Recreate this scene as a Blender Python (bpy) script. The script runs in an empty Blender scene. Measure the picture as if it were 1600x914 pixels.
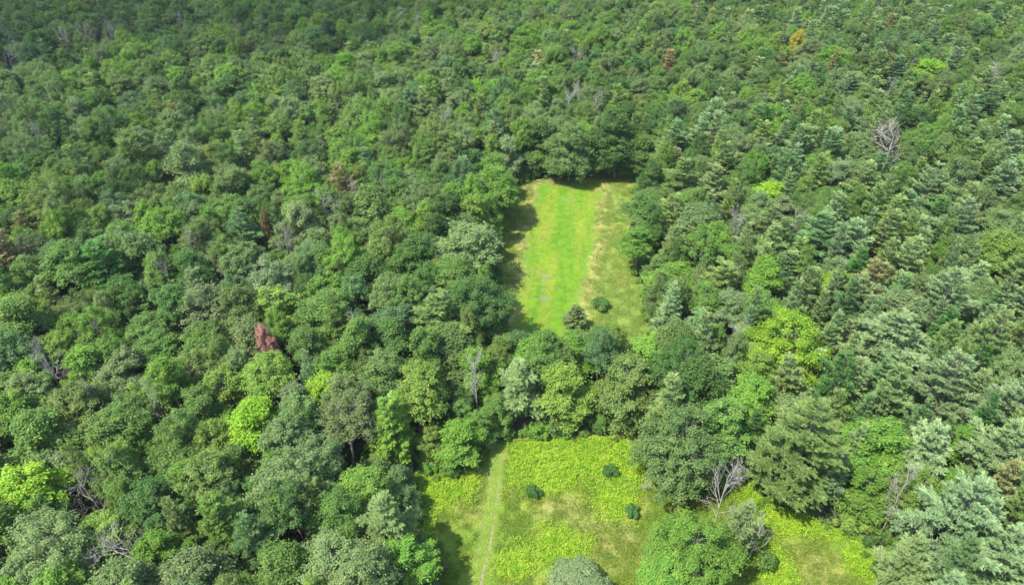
import bpy, math, random
import numpy as np

SC = bpy.context.scene
COL = SC.collection
R = math.radians
# ------------------------------------------------------------------ camera
CAM_H, PITCH = 115.0, 38.0
FPX, CX, CY = 1067.0, 800.0, 457.0            # focal length / centre for a 1600 x 914 frame
cam_d = bpy.data.cameras.new('camera')
cam = bpy.data.objects.new('camera', cam_d); COL.objects.link(cam)
cam.location = (0, 0, CAM_H); cam.rotation_euler = (R(90 - PITCH), 0, 0)
cam_d.sensor_width = 36.0; cam_d.lens = 36.0 * FPX / 1600.0
cam_d.clip_start = 0.5; cam_d.clip_end = 12000
SC.camera = cam
# ------------------------------------------------------------------ sky and sun
SUN_EL = 59.0
SUN_DIR = np.array([-0.86, -0.51]); SUN_DIR /= np.linalg.norm(SUN_DIR)   # horizontal direction towards the sun
w = bpy.data.worlds.new('World'); SC.world = w; w.use_nodes = True
nt = w.node_tree; nt.nodes.clear()
sky = nt.nodes.new('ShaderNodeTexSky'); sky.sky_type = 'NISHITA'; sky.sun_disc = False
sky.sun_elevation = R(SUN_EL); sky.sun_rotation = math.atan2(SUN_DIR[0], SUN_DIR[1])
bg = nt.nodes.new('ShaderNodeBackground'); bg.inputs['Strength'].default_value = 0.15
wo = nt.nodes.new('ShaderNodeOutputWorld')
nt.links.new(sky.outputs[0], bg.inputs[0]); nt.links.new(bg.outputs[0], wo.inputs[0])
sl = bpy.data.lights.new('sun', 'SUN'); sl.energy = 3.3; sl.angle = R(0.55); sl.color = (1.0, 0.955, 0.88)
so = bpy.data.objects.new('sun', sl); COL.objects.link(so); so.location = (-200, -80, 300)
so.rotation_euler = (R(90 - SUN_EL), 0, math.atan2(SUN_DIR[0], -SUN_DIR[1]) )
vs = SC.view_settings
vs.view_transform = 'Standard'; vs.look = 'None'; vs.exposure = 1.84; vs.gamma = 1.0; vs.use_curve_mapping = False
SC.render.engine = 'CYCLES'
cy = SC.cycles
cy.max_bounces = 8; cy.diffuse_bounces = 7; cy.glossy_bounces = 1; cy.transmission_bounces = 6; cy.transparent_max_bounces = 4
cy.use_denoising = True
SC.render.film_transparent = False

# ------------------------------------------------------------------ helpers
sp, cp = math.sin(R(PITCH)), math.cos(R(PITCH))
def ground(u, v, h=0.0):
    """point of the plane z = h seen at pixel (u, v) of the 1600 x 914 photograph"""
    x, y = (u - CX) / FPX, (CY - v) / FPX
    d = np.array([x, cp + y * sp, -sp + y * cp])
    t = (h - CAM_H) / d[2]
    return np.array([d[0] * t, d[1] * t])
def project(p):
    x, y, z = p[0], p[1], p[2] - CAM_H
    dep = y * cp - z * sp
    return CX + FPX * x / dep, CY - FPX * (y * sp + z * cp) / dep, dep

def vnoise(x, y, seed=0):
    """smooth value noise in 0..1"""
    x = np.asarray(x, float); y = np.asarray(y, float)
    xi, yi = np.floor(x).astype(np.int64), np.floor(y).astype(np.int64)
    fx, fy = x - xi, y - yi
    fx = fx * fx * (3 - 2 * fx); fy = fy * fy * (3 - 2 * fy)
    def h(a, b):
        n = (a * 374761393 + b * 668265263 + seed * 974634541) & 0x7fffffff
        n = ((n ^ (n >> 13)) * 1274126177) & 0x7fffffff
        return ((n ^ (n >> 16)) & 0xffff) / 65535.0
    return (h(xi, yi) * (1 - fx) + h(xi + 1, yi) * fx) * (1 - fy) + (h(xi, yi + 1) * (1 - fx) + h(xi + 1, yi + 1) * fx) * fy
def fbm(x, y, seed=0, n=4):
    s, a, t = 0, 1.0, 0
    for k in range(n):
        s = s + a * vnoise(np.asarray(x) * 2 ** k, np.asarray(y) * 2 ** k, seed + 17 * k); t += a; a *= 0.55
    return s / t
def in_poly(x, y, poly):
    x = np.asarray(x, float); y = np.asarray(y, float)
    c = np.zeros(x.shape, bool); n = len(poly)
    for i in range(n):
        (x1, y1), (x2, y2) = poly[i], poly[(i + 1) % n]
        m = ((y1 > y) != (y2 > y)) & (x < (x2 - x1) * (y - y1) / ((y2 - y1) or 1e-9) + x1)
        c ^= m
    return c
def dist_poly(x, y, poly):
    x = np.asarray(x, float); y = np.asarray(y, float)
    d = np.full(x.shape, 1e9); n = len(poly)
    for i in range(n):
        (x1, y1), (x2, y2) = poly[i], poly[(i + 1) % n]
        dx, dy = x2 - x1, y2 - y1
        t = np.clip(((x - x1) * dx + (y - y1) * dy) / (dx * dx + dy * dy + 1e-9), 0, 1)
        d = np.minimum(d, np.hypot(x - x1 - t * dx, y - y1 - t * dy))
    return d

def mesh_np(name, verts, quads=None, tris=None, mats=(), mat_idx=None, smooth=False):
    me = bpy.data.meshes.new(name)
    q = np.zeros((0, 4), np.int32) if quads is None else np.asarray(quads, np.int32)
    t = np.zeros((0, 3), np.int32) if tris is None else np.asarray(tris, np.int32)
    verts = np.asarray(verts, np.float32)
    me.vertices.add(len(verts)); me.vertices.foreach_set('co', verts.ravel())
    nl = q.size + t.size
    me.loops.add(nl); me.polygons.add(len(q) + len(t))
    me.loops.foreach_set('vertex_index', np.concatenate([q.ravel(), t.ravel()]).astype(np.int32))
    st = np.concatenate([np.arange(len(q)) * 4, q.size + np.arange(len(t)) * 3]).astype(np.int32)
    me.polygons.foreach_set('loop_start', st)
    for m in mats: me.materials.append(m)
    if mat_idx is not None: me.polygons.foreach_set('material_index', np.asarray(mat_idx, np.int32))
    if smooth: me.polygons.foreach_set('use_smooth', np.ones(len(q) + len(t), bool))
    me.update(calc_edges=True); me.validate()
    return me

def unit(v):
    return v / (np.linalg.norm(v, axis=-1, keepdims=True) + 1e-9)
def leaves(c, n, size, asp, rng, droop=0.25, along=None):
    """one diamond-shaped leaf spray per row of c, facing n"""
    k = len(c)
    t = rng.normal(size=(k, 3)) if along is None else along + rng.normal(size=(k, 3)) * 0.25
    t = unit(t - n * (t * n).sum(1, keepdims=True)); b = np.cross(n, t)
    s = size[:, None]; a = asp if np.isscalar(asp) else asp[:, None]
    v = np.stack([c - t * s - n * s * droop, c + b * s * a, c + t * s - n * s * droop, c - b * s * a], 1).reshape(-1, 3)
    return v, np.arange(4 * k).reshape(k, 4)
def tube(pts, rad, sides=6):
    pts = np.asarray(pts, float); n = len(pts)
    vs_, q = [], []
    for i in range(n):
        d = unit(pts[min(i + 1, n - 1)] - pts[max(i - 1, 0)])
        a = np.array([0, 0, 1.0]) if abs(d[2]) < 0.9 else np.array([1.0, 0, 0])
        u = unit(np.cross(d, a)); v = np.cross(d, u)
        th = np.arange(sides) * 2 * math.pi / sides
        vs_.append(pts[i] + rad[i] * (np.cos(th)[:, None] * u + np.sin(th)[:, None] * v))
    for i in range(n - 1):
        for j in range(sides):
            k = (j + 1) % sides
            q.append((i * sides + j, i * sides + k, (i + 1) * sides + k, (i + 1) * sides + j))
    return np.concatenate(vs_), np.array(q)
class Tubes:
    def __init__(s): s.v, s.q, s.n = [], [], 0
    def add(s, pts, rad, sides=6):
        v, q = tube(pts, rad, sides); s.v.append(v); s.q.append(q + s.n); s.n += len(v)
    def get(s): return np.concatenate(s.v), np.concatenate(s.q)
def wobble(p0, p1, rng, amp, n=4, sag=0.0):
    p0, p1 = np.asarray(p0, float), np.asarray(p1, float)
    t = np.linspace(0, 1, n)[:, None]
    p = p0 + (p1 - p0) * t
    p[1:-1] += rng.normal(size=(n - 2, 3)) * amp
    p[:, 2] += sag * np.sin(math.pi * t[:, 0])
    return p

# ------------------------------------------------------------------ materials
def new_mat(name):
    m = bpy.data.materials.new(name); m.use_nodes = True
    t = m.node_tree; t.nodes.clear()
    return m, t, (lambda k: t.nodes.new(k)), t.links.new
def leaf_mat(name, trans=0.35, vary=0.22, tint=None, rough=0.55, clump=0.6):
    m, t, N, L = new_mat(name)
    out = N('ShaderNodeOutputMaterial')
    if tint is None:
        a = N('ShaderNodeAttribute'); a.attribute_type = 'INSTANCER'; a.attribute_name = 'tint'; col = a.outputs['Color']
    else:
        a = N('ShaderNodeRGB'); a.outputs[0].default_value = (*tint, 1); col = a.outputs[0]
    geo = N('ShaderNodeNewGeometry'); tc = N('ShaderNodeTexCoord')
    no = N('ShaderNodeTexNoise'); no.inputs['Scale'].default_value = clump; no.inputs['Detail'].default_value = 3
    L(tc.outputs['Object'], no.inputs['Vector'])
    # value: random per leaf + clump noise
    m1 = N('ShaderNodeMath'); m1.operation = 'MULTIPLY_ADD'; L(geo.outputs['Random Per Island'], m1.inputs[0]); m1.inputs[1].default_value = vary * 2; m1.inputs[2].default_value = 1 - vary
    m2 = N('ShaderNodeMath'); m2.operation = 'MULTIPLY_ADD'; L(no.outputs['Fac'], m2.inputs[0]); m2.inputs[1].default_value = 0.8; m2.inputs[2].default_value = 0.6
    m3 = N('ShaderNodeMath'); m3.operation = 'MULTIPLY'; L(m1.outputs[0], m3.inputs[0]); L(m2.outputs[0], m3.inputs[1])
    hs = N('ShaderNodeHueSaturation'); L(col, hs.inputs['Color']); L(m3.outputs[0], hs.inputs['Value'])
    m4 = N('ShaderNodeMath'); m4.operation = 'MULTIPLY_ADD'; L(no.outputs['Fac'], m4.inputs[0]); m4.inputs[1].default_value = -0.09; m4.inputs[2].default_value = 0.545
    L(m4.outputs[0], hs.inputs['Hue'])
    p = N('ShaderNodeBsdfPrincipled'); L(hs.outputs[0], p.inputs['Base Color']); p.inputs['Roughness'].default_value = rough
    p.inputs['Specular IOR Level'].default_value = 0.12
    tr = N('ShaderNodeBsdfTranslucent')
    mu = N('ShaderNodeMix'); mu.data_type = 'RGBA'; mu.blend_type = 'MULTIPLY'; mu.inputs['Factor'].default_value = 1
    L(hs.outputs[0], mu.inputs['A']); mu.inputs['B'].default_value = (1.25, 1.35, 0.55, 1); L(mu.outputs['Result'], tr.inputs['Color'])
    mx = N('ShaderNodeMixShader'); mx.inputs[0].default_value = trans
    L(p.outputs[0], mx.inputs[1]); L(tr.outputs[0], mx.inputs[2]); L(mx.outputs[0], out.inputs['Surface'])
    return m
def bark_mat(name, c1, c2, scale=3.0):
    m, t, N, L = new_mat(name)
    out = N('ShaderNodeOutputMaterial'); tc = N('ShaderNodeTexCoord'); mp = N('ShaderNodeMapping'); mp.inputs['Scale'].default_value = (1, 1, 0.25)
    no = N('ShaderNodeTexNoise'); no.inputs['Scale'].default_value = scale; no.inputs['Detail'].default_value = 5
    L(tc.outputs['Object'], mp.inputs[0]); L(mp.outputs[0], no.inputs['Vector'])
    cr = N('ShaderNodeValToRGB'); cr.color_ramp.elements[0].color = (*c1, 1); cr.color_ramp.elements[1].color = (*c2, 1)
    cr.color_ramp.elements[0].position = 0.35; cr.color_ramp.elements[1].position = 0.65
    L(no.outputs['Fac'], cr.inputs[0])
    p = N('ShaderNodeBsdfPrincipled'); p.inputs['Roughness'].default_value = 0.9; p.inputs['Specular IOR Level'].default_value = 0.1
    L(cr.outputs[0], p.inputs['Base Color']); L(p.outputs[0], out.inputs['Surface'])
    return m
M_LEAF = leaf_mat('broadleaf_foliage', 0.42, 0.28)
M_NEEDLE = leaf_mat('pine_needles', 0.36, 0.2, clump=0.9)
M_BARK = bark_mat('grey_bark', (0.10, 0.09, 0.08), (0.24, 0.225, 0.20))
M_PBARK = bark_mat('pine_bark', (0.07, 0.055, 0.045), (0.17, 0.14, 0.12))
M_DEAD = bark_mat('bleached_wood', (0.17, 0.15, 0.125), (0.33, 0.305, 0.265))

# ------------------------------------------------------------------ ground sheets
def attr_ground_mat(name, detail_scale=6.0, amp=0.5, bump=0.25):
    """colour from the vegetation map stored on the sheet, broken up by fine noise"""
    m, t, N, L = new_mat(name)
    out = N('ShaderNodeOutputMaterial'); a = N('ShaderNodeAttribute'); a.attribute_name = 'veg'
    tc = N('ShaderNodeTexCoord')
    no = N('ShaderNodeTexNoise'); no.inputs['Scale'].default_value = detail_scale; no.inputs['Detail'].default_value = 6; no.inputs['Roughness'].default_value = 0.7
    L(tc.outputs['Object'], no.inputs['Vector'])
    ma = N('ShaderNodeMapRange'); L(no.outputs['Fac'], ma.inputs[0]); ma.inputs[1].default_value = 0.3; ma.inputs[2].default_value = 0.7; ma.inputs[3].default_value = 1 - amp; ma.inputs[4].default_value = 1 + amp
    hs = N('ShaderNodeHueSaturation'); L(a.outputs['Color'], hs.inputs['Color']); L(ma.outputs[0], hs.inputs['Value'])
    p = N('ShaderNodeBsdfPrincipled'); p.inputs['Roughness'].default_value = 0.95; p.inputs['Specular IOR Level'].default_value = 0.1
    bu = N('ShaderNodeBump'); bu.inputs['Strength'].default_value = bump; bu.inputs['Distance'].default_value = 0.3
    L(no.outputs['Fac'], bu.inputs['Height']); L(bu.outputs[0], p.inputs['Normal'])
    L(hs.outputs[0], p.inputs['Base Color']); L(p.outputs[0], out.inputs['Surface'])
    return m
def floor_mat():
    m, t, N, L = new_mat('forest_floor')
    out = N('ShaderNodeOutputMaterial'); tc = N('ShaderNodeTexCoord')
    no = N('ShaderNodeTexNoise'); no.inputs['Scale'].default_value = 0.35; no.inputs['Detail'].default_value = 8; no.inputs['Roughness'].default_value = 0.65
    L(tc.outputs['Object'], no.inputs['Vector'])
    cr = N('ShaderNodeValToRGB'); e = cr.color_ramp.elements
    e[0].position = 0.3; e[0].color = (0.04, 0.038, 0.022, 1); e[1].position = 0.7; e[1].color = (0.045, 0.075, 0.025, 1)
    x = e.new(0.5); x.color = (0.045, 0.055, 0.024, 1)
    L(no.outputs['Fac'], cr.inputs[0])
    p = N('ShaderNodeBsdfPrincipled'); p.inputs['Roughness'].default_value = 1
    L(cr.outputs[0], p.inputs['Base Color']); L(p.outputs[0], out.inputs['Surface'])
    return m
def put(name, me, parent=None, **props):
    o = bpy.data.objects.new(name, me); COL.objects.link(o)
    if parent is not None: o.parent = parent
    for k, v in props.items(): o[k] = v
    return o
gs = 5000.0
put('ground', mesh_np('ground', [(-gs, -gs, 0), (gs, -gs, 0), (gs, gs, 0), (-gs, gs, 0)], [(0, 1, 2, 3)], mats=[floor_mat()]), kind='structure')

P = lambda pts: [tuple(ground(u, v)) for u, v in pts]
UPPER = P([(798, 288), (860, 279), (930, 272), (1002, 276), (992, 330), (990, 380), (997, 430), (1010, 490), (1018, 548), (755, 548), (770, 500), (776, 440), (776, 390), (774, 340)])
MOWN = P([(845, 290), (938, 284), (931, 340), (922, 400), (908, 460), (893, 545), (792, 545), (812, 490), (822, 400), (832, 340)])
LOWER = P([(640, 738), (700, 740), (745, 716), (790, 688), (880, 684), (990, 685), (1010, 720), (1022, 764), (1110, 772), (1150, 742), (1215, 792), (1340, 832), (1376, 880), (1372, 1000), (1372, 1150), (700, 1150), (690, 960), (668, 850), (645, 770)])

def sheet(name, poly, z, cell, colour, mat, rag=1.6, seed=3):
    xs = [p[0] for p in poly]; ys = [p[1] for p in poly]
    x = np.arange(min(xs) - 3, max(xs) + 3, cell); y = np.arange(min(ys) - 3, max(ys) + 3, cell)
    X, Y = np.meshgrid(x, y)
    d = dist_poly(X, Y, poly) * np.where(in_poly(X, Y, poly), 1, -1)
    keep = d + (fbm(X / 4, Y / 4, seed) - 0.5) * 2 * rag > -1.0
    cells = keep[:-1, :-1] & keep[1:, :-1] & keep[:-1, 1:] & keep[1:, 1:]
    idx = np.arange(X.size).reshape(X.shape)
    q = np.stack([idx[:-1, :-1][cells], idx[:-1, 1:][cells], idx[1:, 1:][cells], idx[1:, :-1][cells]], 1)
    used = np.unique(q); remap = np.full(X.size, -1); remap[used] = np.arange(len(used))
    V = np.stack([X.ravel()[used], Y.ravel()[used], np.full(len(used), z)], 1)
    me = mesh_np(name, V, remap[q], mats=[mat])
    c = colour(V[:, 0], V[:, 1])
    ca = me.color_attributes.new('veg', 'FLOAT_COLOR', 'POINT')
    ca.data.foreach_set('color', np.concatenate([c, np.ones((len(c), 1))], 1).astype(np.float32).ravel())
    return put(name, me, kind='structure')
def lerp(a, b, t): return a + (np.asarray(b) - a) * np.clip(t, 0, 1)[:, None]
def ell(x, y, u, v, ru, rv, soft=0.35, seed=5):
    """soft ragged patch, given by the ground points it covers"""
    c = ground(u, v); a = ground(u + ru, v); b = ground(u, v - rv)
    rx, ry = abs(a[0] - c[0]), abs(b[1] - c[1])
    d = np.hypot((x - c[0]) / rx, (y - c[1]) / ry) + (fbm(x / 3, y / 3, seed) - 0.5) * 0.9
    return np.clip((1 - d) / soft + 0.5, 0, 1)
mown_axis = unit(np.array(MOWN[0]) - np.array(MOWN[7]))
def mown_depth(x, y):
    n2 = fbm(x / 1.2, y / 1.2, 9)
    return dist_poly(x, y, MOWN) * np.where(in_poly(x, y, MOWN), 1, -1) + (n2 - 0.5) * 4.5 + (fbm(x / 6, y / 6, 71, 3) - 0.5) * 4.5
def hay_colour(x, y):
    n = fbm(x / 5, y / 5, 1); n2 = fbm(x / 1.2, y / 1.2, 9); n3 = fbm(x / 9, y / 9, 14)
    base = lerp(np.tile((0.066, 0.105, 0.020), (len(x), 1)), (0.108, 0.130, 0.030), (n - 0.40) * 3.0)     # rough margin: weeds
    d = mown_depth(x, y)
    straw = np.exp(-((d + 1.6) / 1.7) ** 2) * np.clip((n3 - 0.28) * 4, 0.3, 1) * (0.6 + 0.8 * n2)
    base = lerp(base, (0.175, 0.155, 0.058), straw * 0.9)
    s = x * mown_axis[1] - y * mown_axis[0]; l = x * mown_axis[0] + y * mown_axis[1]
    s = s + 1.6 * (fbm(l / 18, l * 0 + 2.2, 51, 2) - 0.5) + 0.7 * (fbm(x / 5, y / 5, 52, 2) - 0.5)
    streak = fbm(s / 0.26, l / 6, 21, 4); broad = fbm(s / 3.2, l / 20, 31, 3)
    m = lerp(np.tile((0.062, 0.132, 0.007), (len(x), 1)), (0.094, 0.150, 0.008), (broad - 0.3) * 2.6)
    m = lerp(m, (0.125, 0.118, 0.028), np.clip((streak - 0.47) * 6, 0, 1) * np.clip((broad - 0.38) * 4, 0.18, 0.7))
    m = lerp(m, (0.050, 0.120, 0.012), np.clip((0.43 - streak) * 4, 0, 0.6))
    m = m * (0.70 + 0.60 * n2)[:, None] * (0.82 + 0.36 * fbm(x / 0.45, y / 0.45, 77, 2))[:, None]
    c = lerp(base * np.array([1.5, 1.5, 1.3]), m * 1.15, d / 2.8 + 0.5)
    for u, v, a, b in ((853, 432, 9, 4), (850, 467, 9, 5), (889, 312, 10, 3), (848, 450, 3, 12)): c = lerp(c, (0.145, 0.135, 0.085), ell(x, y, u, v, a, b, 1.0, 140) * np.clip((fbm(x / 0.8, y / 0.8, 33, 2) - 0.42) * 4, 0, 0.6))
    return c
track_l = P([(777, 700), (775, 735), (770, 780), (763, 830), (752, 880), (738, 940), (725, 1000)])
def track_dist(x, y):
    d = np.full(np.shape(x), 1e9)
    for (x1, y1), (x2, y2) in zip(track_l[:-1], track_l[1:]):
        dx, dy = x2 - x1, y2 - y1
        t = np.clip(((x - x1) * dx + (y - y1) * dy) / (dx * dx + dy * dy), 0, 1)
        d = np.minimum(d, np.hypot(x - x1 - t * dx, y - y1 - t * dy))
    return d
FERNS = [(900, 712, 105, 36), (960, 775, 32, 34), (868, 850, 45, 30), (850, 735, 60, 28), (690, 762, 55, 28), (1235, 812, 55, 26), (1190, 780, 40, 26), (1215, 890, 28, 40),
         (1310, 835, 30, 12), (800, 880, 40, 22), (1345, 880, 25, 25), (655, 810, 22, 40), (985, 730, 25, 40)]
DRY = [(960, 845, 48, 42), (1270, 890, 50, 40), (735, 775, 28, 38), (880, 800, 40, 22), (1005, 760, 14, 26), (950, 800, 55, 16)]
def fern_density(x, y):
    f = np.zeros(np.shape(x))
    for k, (u, v, a, b) in enumerate(FERNS): f = np.maximum(f, ell(x, y, u, v, a, b, 0.8, 40 + k))
    return f * np.clip((track_dist(x, y) - 1.9) / 1.2, 0, 1)
def meadow_colour(x, y):
    n = fbm(x / 4, y / 4, 2); n2 = fbm(x / 1.0, y / 1.0, 12)
    c = lerp(np.tile((0.076, 0.122, 0.014), (len(x), 1)), (0.112, 0.138, 0.020), (n - 0.4) * 3.5)
    d = np.zeros(len(x))
    for k, (u, v, a, b) in enumerate(DRY): d = np.maximum(d, ell(x, y, u, v, a, b, 0.8, 60 + k))
    c = lerp(c, (0.150, 0.135, 0.045), d * 0.62 * (0.5 + 0.8 * n2))
    c = lerp(c, (0.100, 0.148, 0.010), fern_density(x, y) * 0.85)
    td = track_dist(x, y)
    c = lerp(c, (0.082, 0.128, 0.016), np.exp(-((td) / 1.9) ** 2) * 0.8)
    wear = np.exp(-((td - 0.85) / 0.26) ** 2) * np.clip((fbm(x / 1.6, y / 1.6, 19) - 0.34) * 4.0, 0.12, 0.75)      # worn wheel ruts
    c = lerp(c, (0.130, 0.124, 0.048), wear)
    return 1.18 * c * (0.78 + 0.44 * n2)[:, None]
sheet('hay_field', UPPER, 0.004, 0.3, hay_colour, attr_ground_mat('hay_field_grass', 4.0, 0.42, 0.5))
sheet('meadow', LOWER, 0.004, 0.3, meadow_colour, attr_ground_mat('meadow_grass', 3.2, 0.5, 0.6))
# wheel ruts of the dirt track: patchy bare earth
def ruts():
    V, Q, rng = [], [], np.random.default_rng(8)
    pts = np.array(track_l)
    seg = np.concatenate([[0], np.cumsum(np.linalg.norm(np.diff(pts, axis=0), axis=1))])
    for off, bare in ((-0.85, 0.60), (0.85, 0.66)):
        s = np.arange(0, seg[-1], 0.25); c = np.stack([np.interp(s, seg, pts[:, k]) for k in (0, 1)], 1)
        t = unit(np.gradient(c, axis=0)); nrm = np.stack([t[:, 1], -t[:, 0]], 1)
        wd = np.clip((fbm(s / 5, s * 0 + off, 77) - bare) * 2.4, 0, 0.15) * (0.7 + 0.6 * rng.random(len(s)))
        for sgn, jit in ((-1, 0), (1, 0)): pass
        k0 = len(V)
        for i in range(len(s)):
            m = c[i] + nrm[i] * (off + (vnoise(s[i] / 3, off, 5) - 0.5) * 0.4)
            V += [(*(m - nrm[i] * wd[i]), 0.008), (*(m + nrm[i] * wd[i]), 0.008)]
        for i in range(len(s) - 1):
            if wd[i] > 0.03 and wd[i + 1] > 0.03: Q.append((k0 + 2 * i, k0 + 2 * i + 1, k0 + 2 * i + 3, k0 + 2 * i + 2))
    return mesh_np('track', V, Q, mats=[bark_mat('pale_earth', (0.12, 0.10, 0.055), (0.20, 0.175, 0.11), 1.5)])
put('track', ruts(), kind='structure')

# ------------------------------------------------------------------ air between the lens and the far woods, and the clouds above
def box_mesh(name, x0, x1, y0, y1, z0, z1, mat):
    v = [(x, y, z) for z in (z0, z1) for y in (y0, y1) for x in (x0, x1)]
    return mesh_np(name, v, [(0, 2, 3, 1), (4, 5, 7, 6), (0, 1, 5, 4), (2, 6, 7, 3), (0, 4, 6, 2), (1, 3, 7, 5)], mats=[mat])
def volume_mat(name, colour, density, aniso):
    m, t, N, L = new_mat(name)
    out = N('ShaderNodeOutputMaterial'); v = N('ShaderNodeVolumePrincipled')
    v.inputs['Color'].default_value = (*colour, 1); v.inputs['Density'].default_value = density; v.inputs['Anisotropy'].default_value = aniso
    L(v.outputs[0], out.inputs['Volume'])
    return m
HAZE = 0.00005
put('haze', box_mesh('haze', -gs - 5, gs + 5, -gs - 5, gs + 5, -1.0, CAM_H + 3.0, volume_mat('haze', (0.86, 0.93, 1.0), HAZE, 0.2)), kind='stuff')
def cloud(seed, x, y, rx, ry, rz, tau, z=700.0):
    # fair-weather cloud over the ground point (x, y) as the sun sees it: one billowing body, thin at its rim
    rng = np.random.default_rng(seed); nu, nv = 64, 32
    off = z / math.tan(R(SUN_EL))
    V = []
    for j in range(nv + 1):
        th = math.pi * j / nv
        for i in range(nu):
            ph = 2 * math.pi * i / nu
            c, s_ = math.cos(ph) * math.sin(th), math.sin(ph) * math.sin(th)
            k = 0.62 + 0.76 * float(fbm(3 + c * 2.1, 3 + s_ * 2.1 + math.cos(th) * 1.3, seed, 4))
            V.append((x + SUN_DIR[0] * off + rx * c * k, y + SUN_DIR[1] * off + ry * s_ * k, z + rz * math.cos(th) * k))
    Q = [(j * nu + i, (j + 1) * nu + i, (j + 1) * nu + (i + 1) % nu, j * nu + (i + 1) % nu) for j in range(nv) for i in range(nu)]
    me = mesh_np('cloud', V, Q, mats=[volume_mat('cloud', (1, 1, 1), tau * math.sin(R(SUN_EL)) / (2 * rz), 0.5)], smooth=True)
    put('cloud', me, kind='structure')
cloud(5, -275, 395, 260, 130, 45, 1.8)
cloud(9, 0, 520, 210, 85, 40, 0.45, 900.0)
cloud(12, -190, 205, 110, 70, 35, 0.45, 850.0)
# ------------------------------------------------------------------ tree builders (one mesh for trunk and limbs, one for the crown)
def broadleaf(seed, H=19.0, Rc=4.6, domes=7, lumps=13, per=150, leaf=0.30, lump_r=1.15, openness=0.0, spray=0.0, low=0.33, tall=1.0):
    rng = np.random.default_rng(seed)
    hb = H * low; tb = Tubes(); C, Nn, S, A = [], [], [], []
    lean = rng.normal(size=2) * 0.4
    fork = np.array([lean[0] * 0.6, lean[1] * 0.6, H * (0.42 + 0.1 * rng.random())])
    tb.add(wobble((0, 0, -0.2), fork, rng, 0.12, 5), np.linspace(0.27, 0.17, 5) * H / 19, 7)
    ph = rng.random() * 6.28
    cz = hb + (H - hb) * 0.52
    for i in range(domes):
        if i == 0: dc = np.array([lean[0], lean[1], H - Rc * 0.55 * tall]); dr = Rc * 0.56
        else:
            a = ph + i * 6.283 / (domes - 1) + rng.normal() * 0.3
            lvl = rng.random() if low > 0.1 else (i % 3 + rng.random()) / 3 - 0.25
            rr = Rc * (0.50 + 0.22 * rng.random()) * (1.0 - 0.35 * max(0, lvl - 0.5))
            dr = Rc * (0.36 + 0.2 * rng.random())
            dc = np.array([math.cos(a) * rr + lean[0], math.sin(a) * rr + lean[1], hb + (H - hb) * (0.30 + 0.42 * lvl)])
        mid = wobble(fork, dc, rng, 0.25, 4, sag=0.3)
        tb.add(mid, np.linspace(0.13, 0.045, 4) * H / 19, 5)
        n = max(6, int(lumps * (dr / (Rc * 0.5)) ** 1.6))
        k = np.arange(n) + 0.5
        zc = 1 - 1.55 * k / n; th = k * 2.399963 + rng.random() * 6.28
        rxy = np.sqrt(np.clip(1 - zc * zc, 0, 1))
        dv = np.stack([rxy * np.cos(th), rxy * np.sin(th), zc], 1) + rng.normal(size=(n, 3)) * 0.22
        dv = unit(dv)
        for v in dv:
            if rng.random() < openness: 
                e = dc + v * dr * 0.95
                tb.add(wobble(dc + (mid[-2] - dc) * 0.2, e, rng, 0.12, 3), np.array([0.035, 0.024, 0.008]) * 1.2, 4)
                continue
            rad = dr * (0.66 + 0.52 * rng.random())
            lc = dc + v * rad * np.array([1, 1, 0.9 * tall])
            out = unit(lc - np.array([lean[0], lean[1], cz - 1.5]))
            lr = lump_r * (0.65 + 0.7 * rng.random())
            tb.add(wobble(dc + (mid[-2] - dc) * rng.random() * 0.5, lc, rng, 0.1, 3), [0.035, 0.022, 0.008], 4)
            m = int(1.7 * per * (lr / lump_r) ** 2 * (0.8 + 0.4 * rng.random()))
            p = unit(rng.normal(size=(m, 3))); p[:, 2] = np.where(p[:, 2] < -0.35, -p[:, 2], p[:, 2])
            rad2 = (0.55 + 0.45 * rng.random(m) ** 0.4)[:, None]
            q = p * rad2 * lr * np.array([1, 1, 0.72])
            if spray > 0: q = q + out * (q @ out)[:, None] * spray
            q = q + (rng.random(m) < 0.42)[:, None] * (rng.normal(size=(m, 3)) * 0.42 + out * 0.22) * lump_r
            C.append(lc + q)
            Nn.append(unit(p * 0.45 + np.array([0, 0, 0.9]) + out * 0.35 + rng.normal(size=(m, 3)) * 0.42))
            S.append(leaf * 0.76 * (0.6 + 0.8 * rng.random(m)))
    C, Nn, S = np.concatenate(C), np.concatenate(Nn), np.concatenate(S)
    v, q = leaves(C, Nn, S, 0.58, rng)
    return tb.get(), (v, q)
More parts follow.
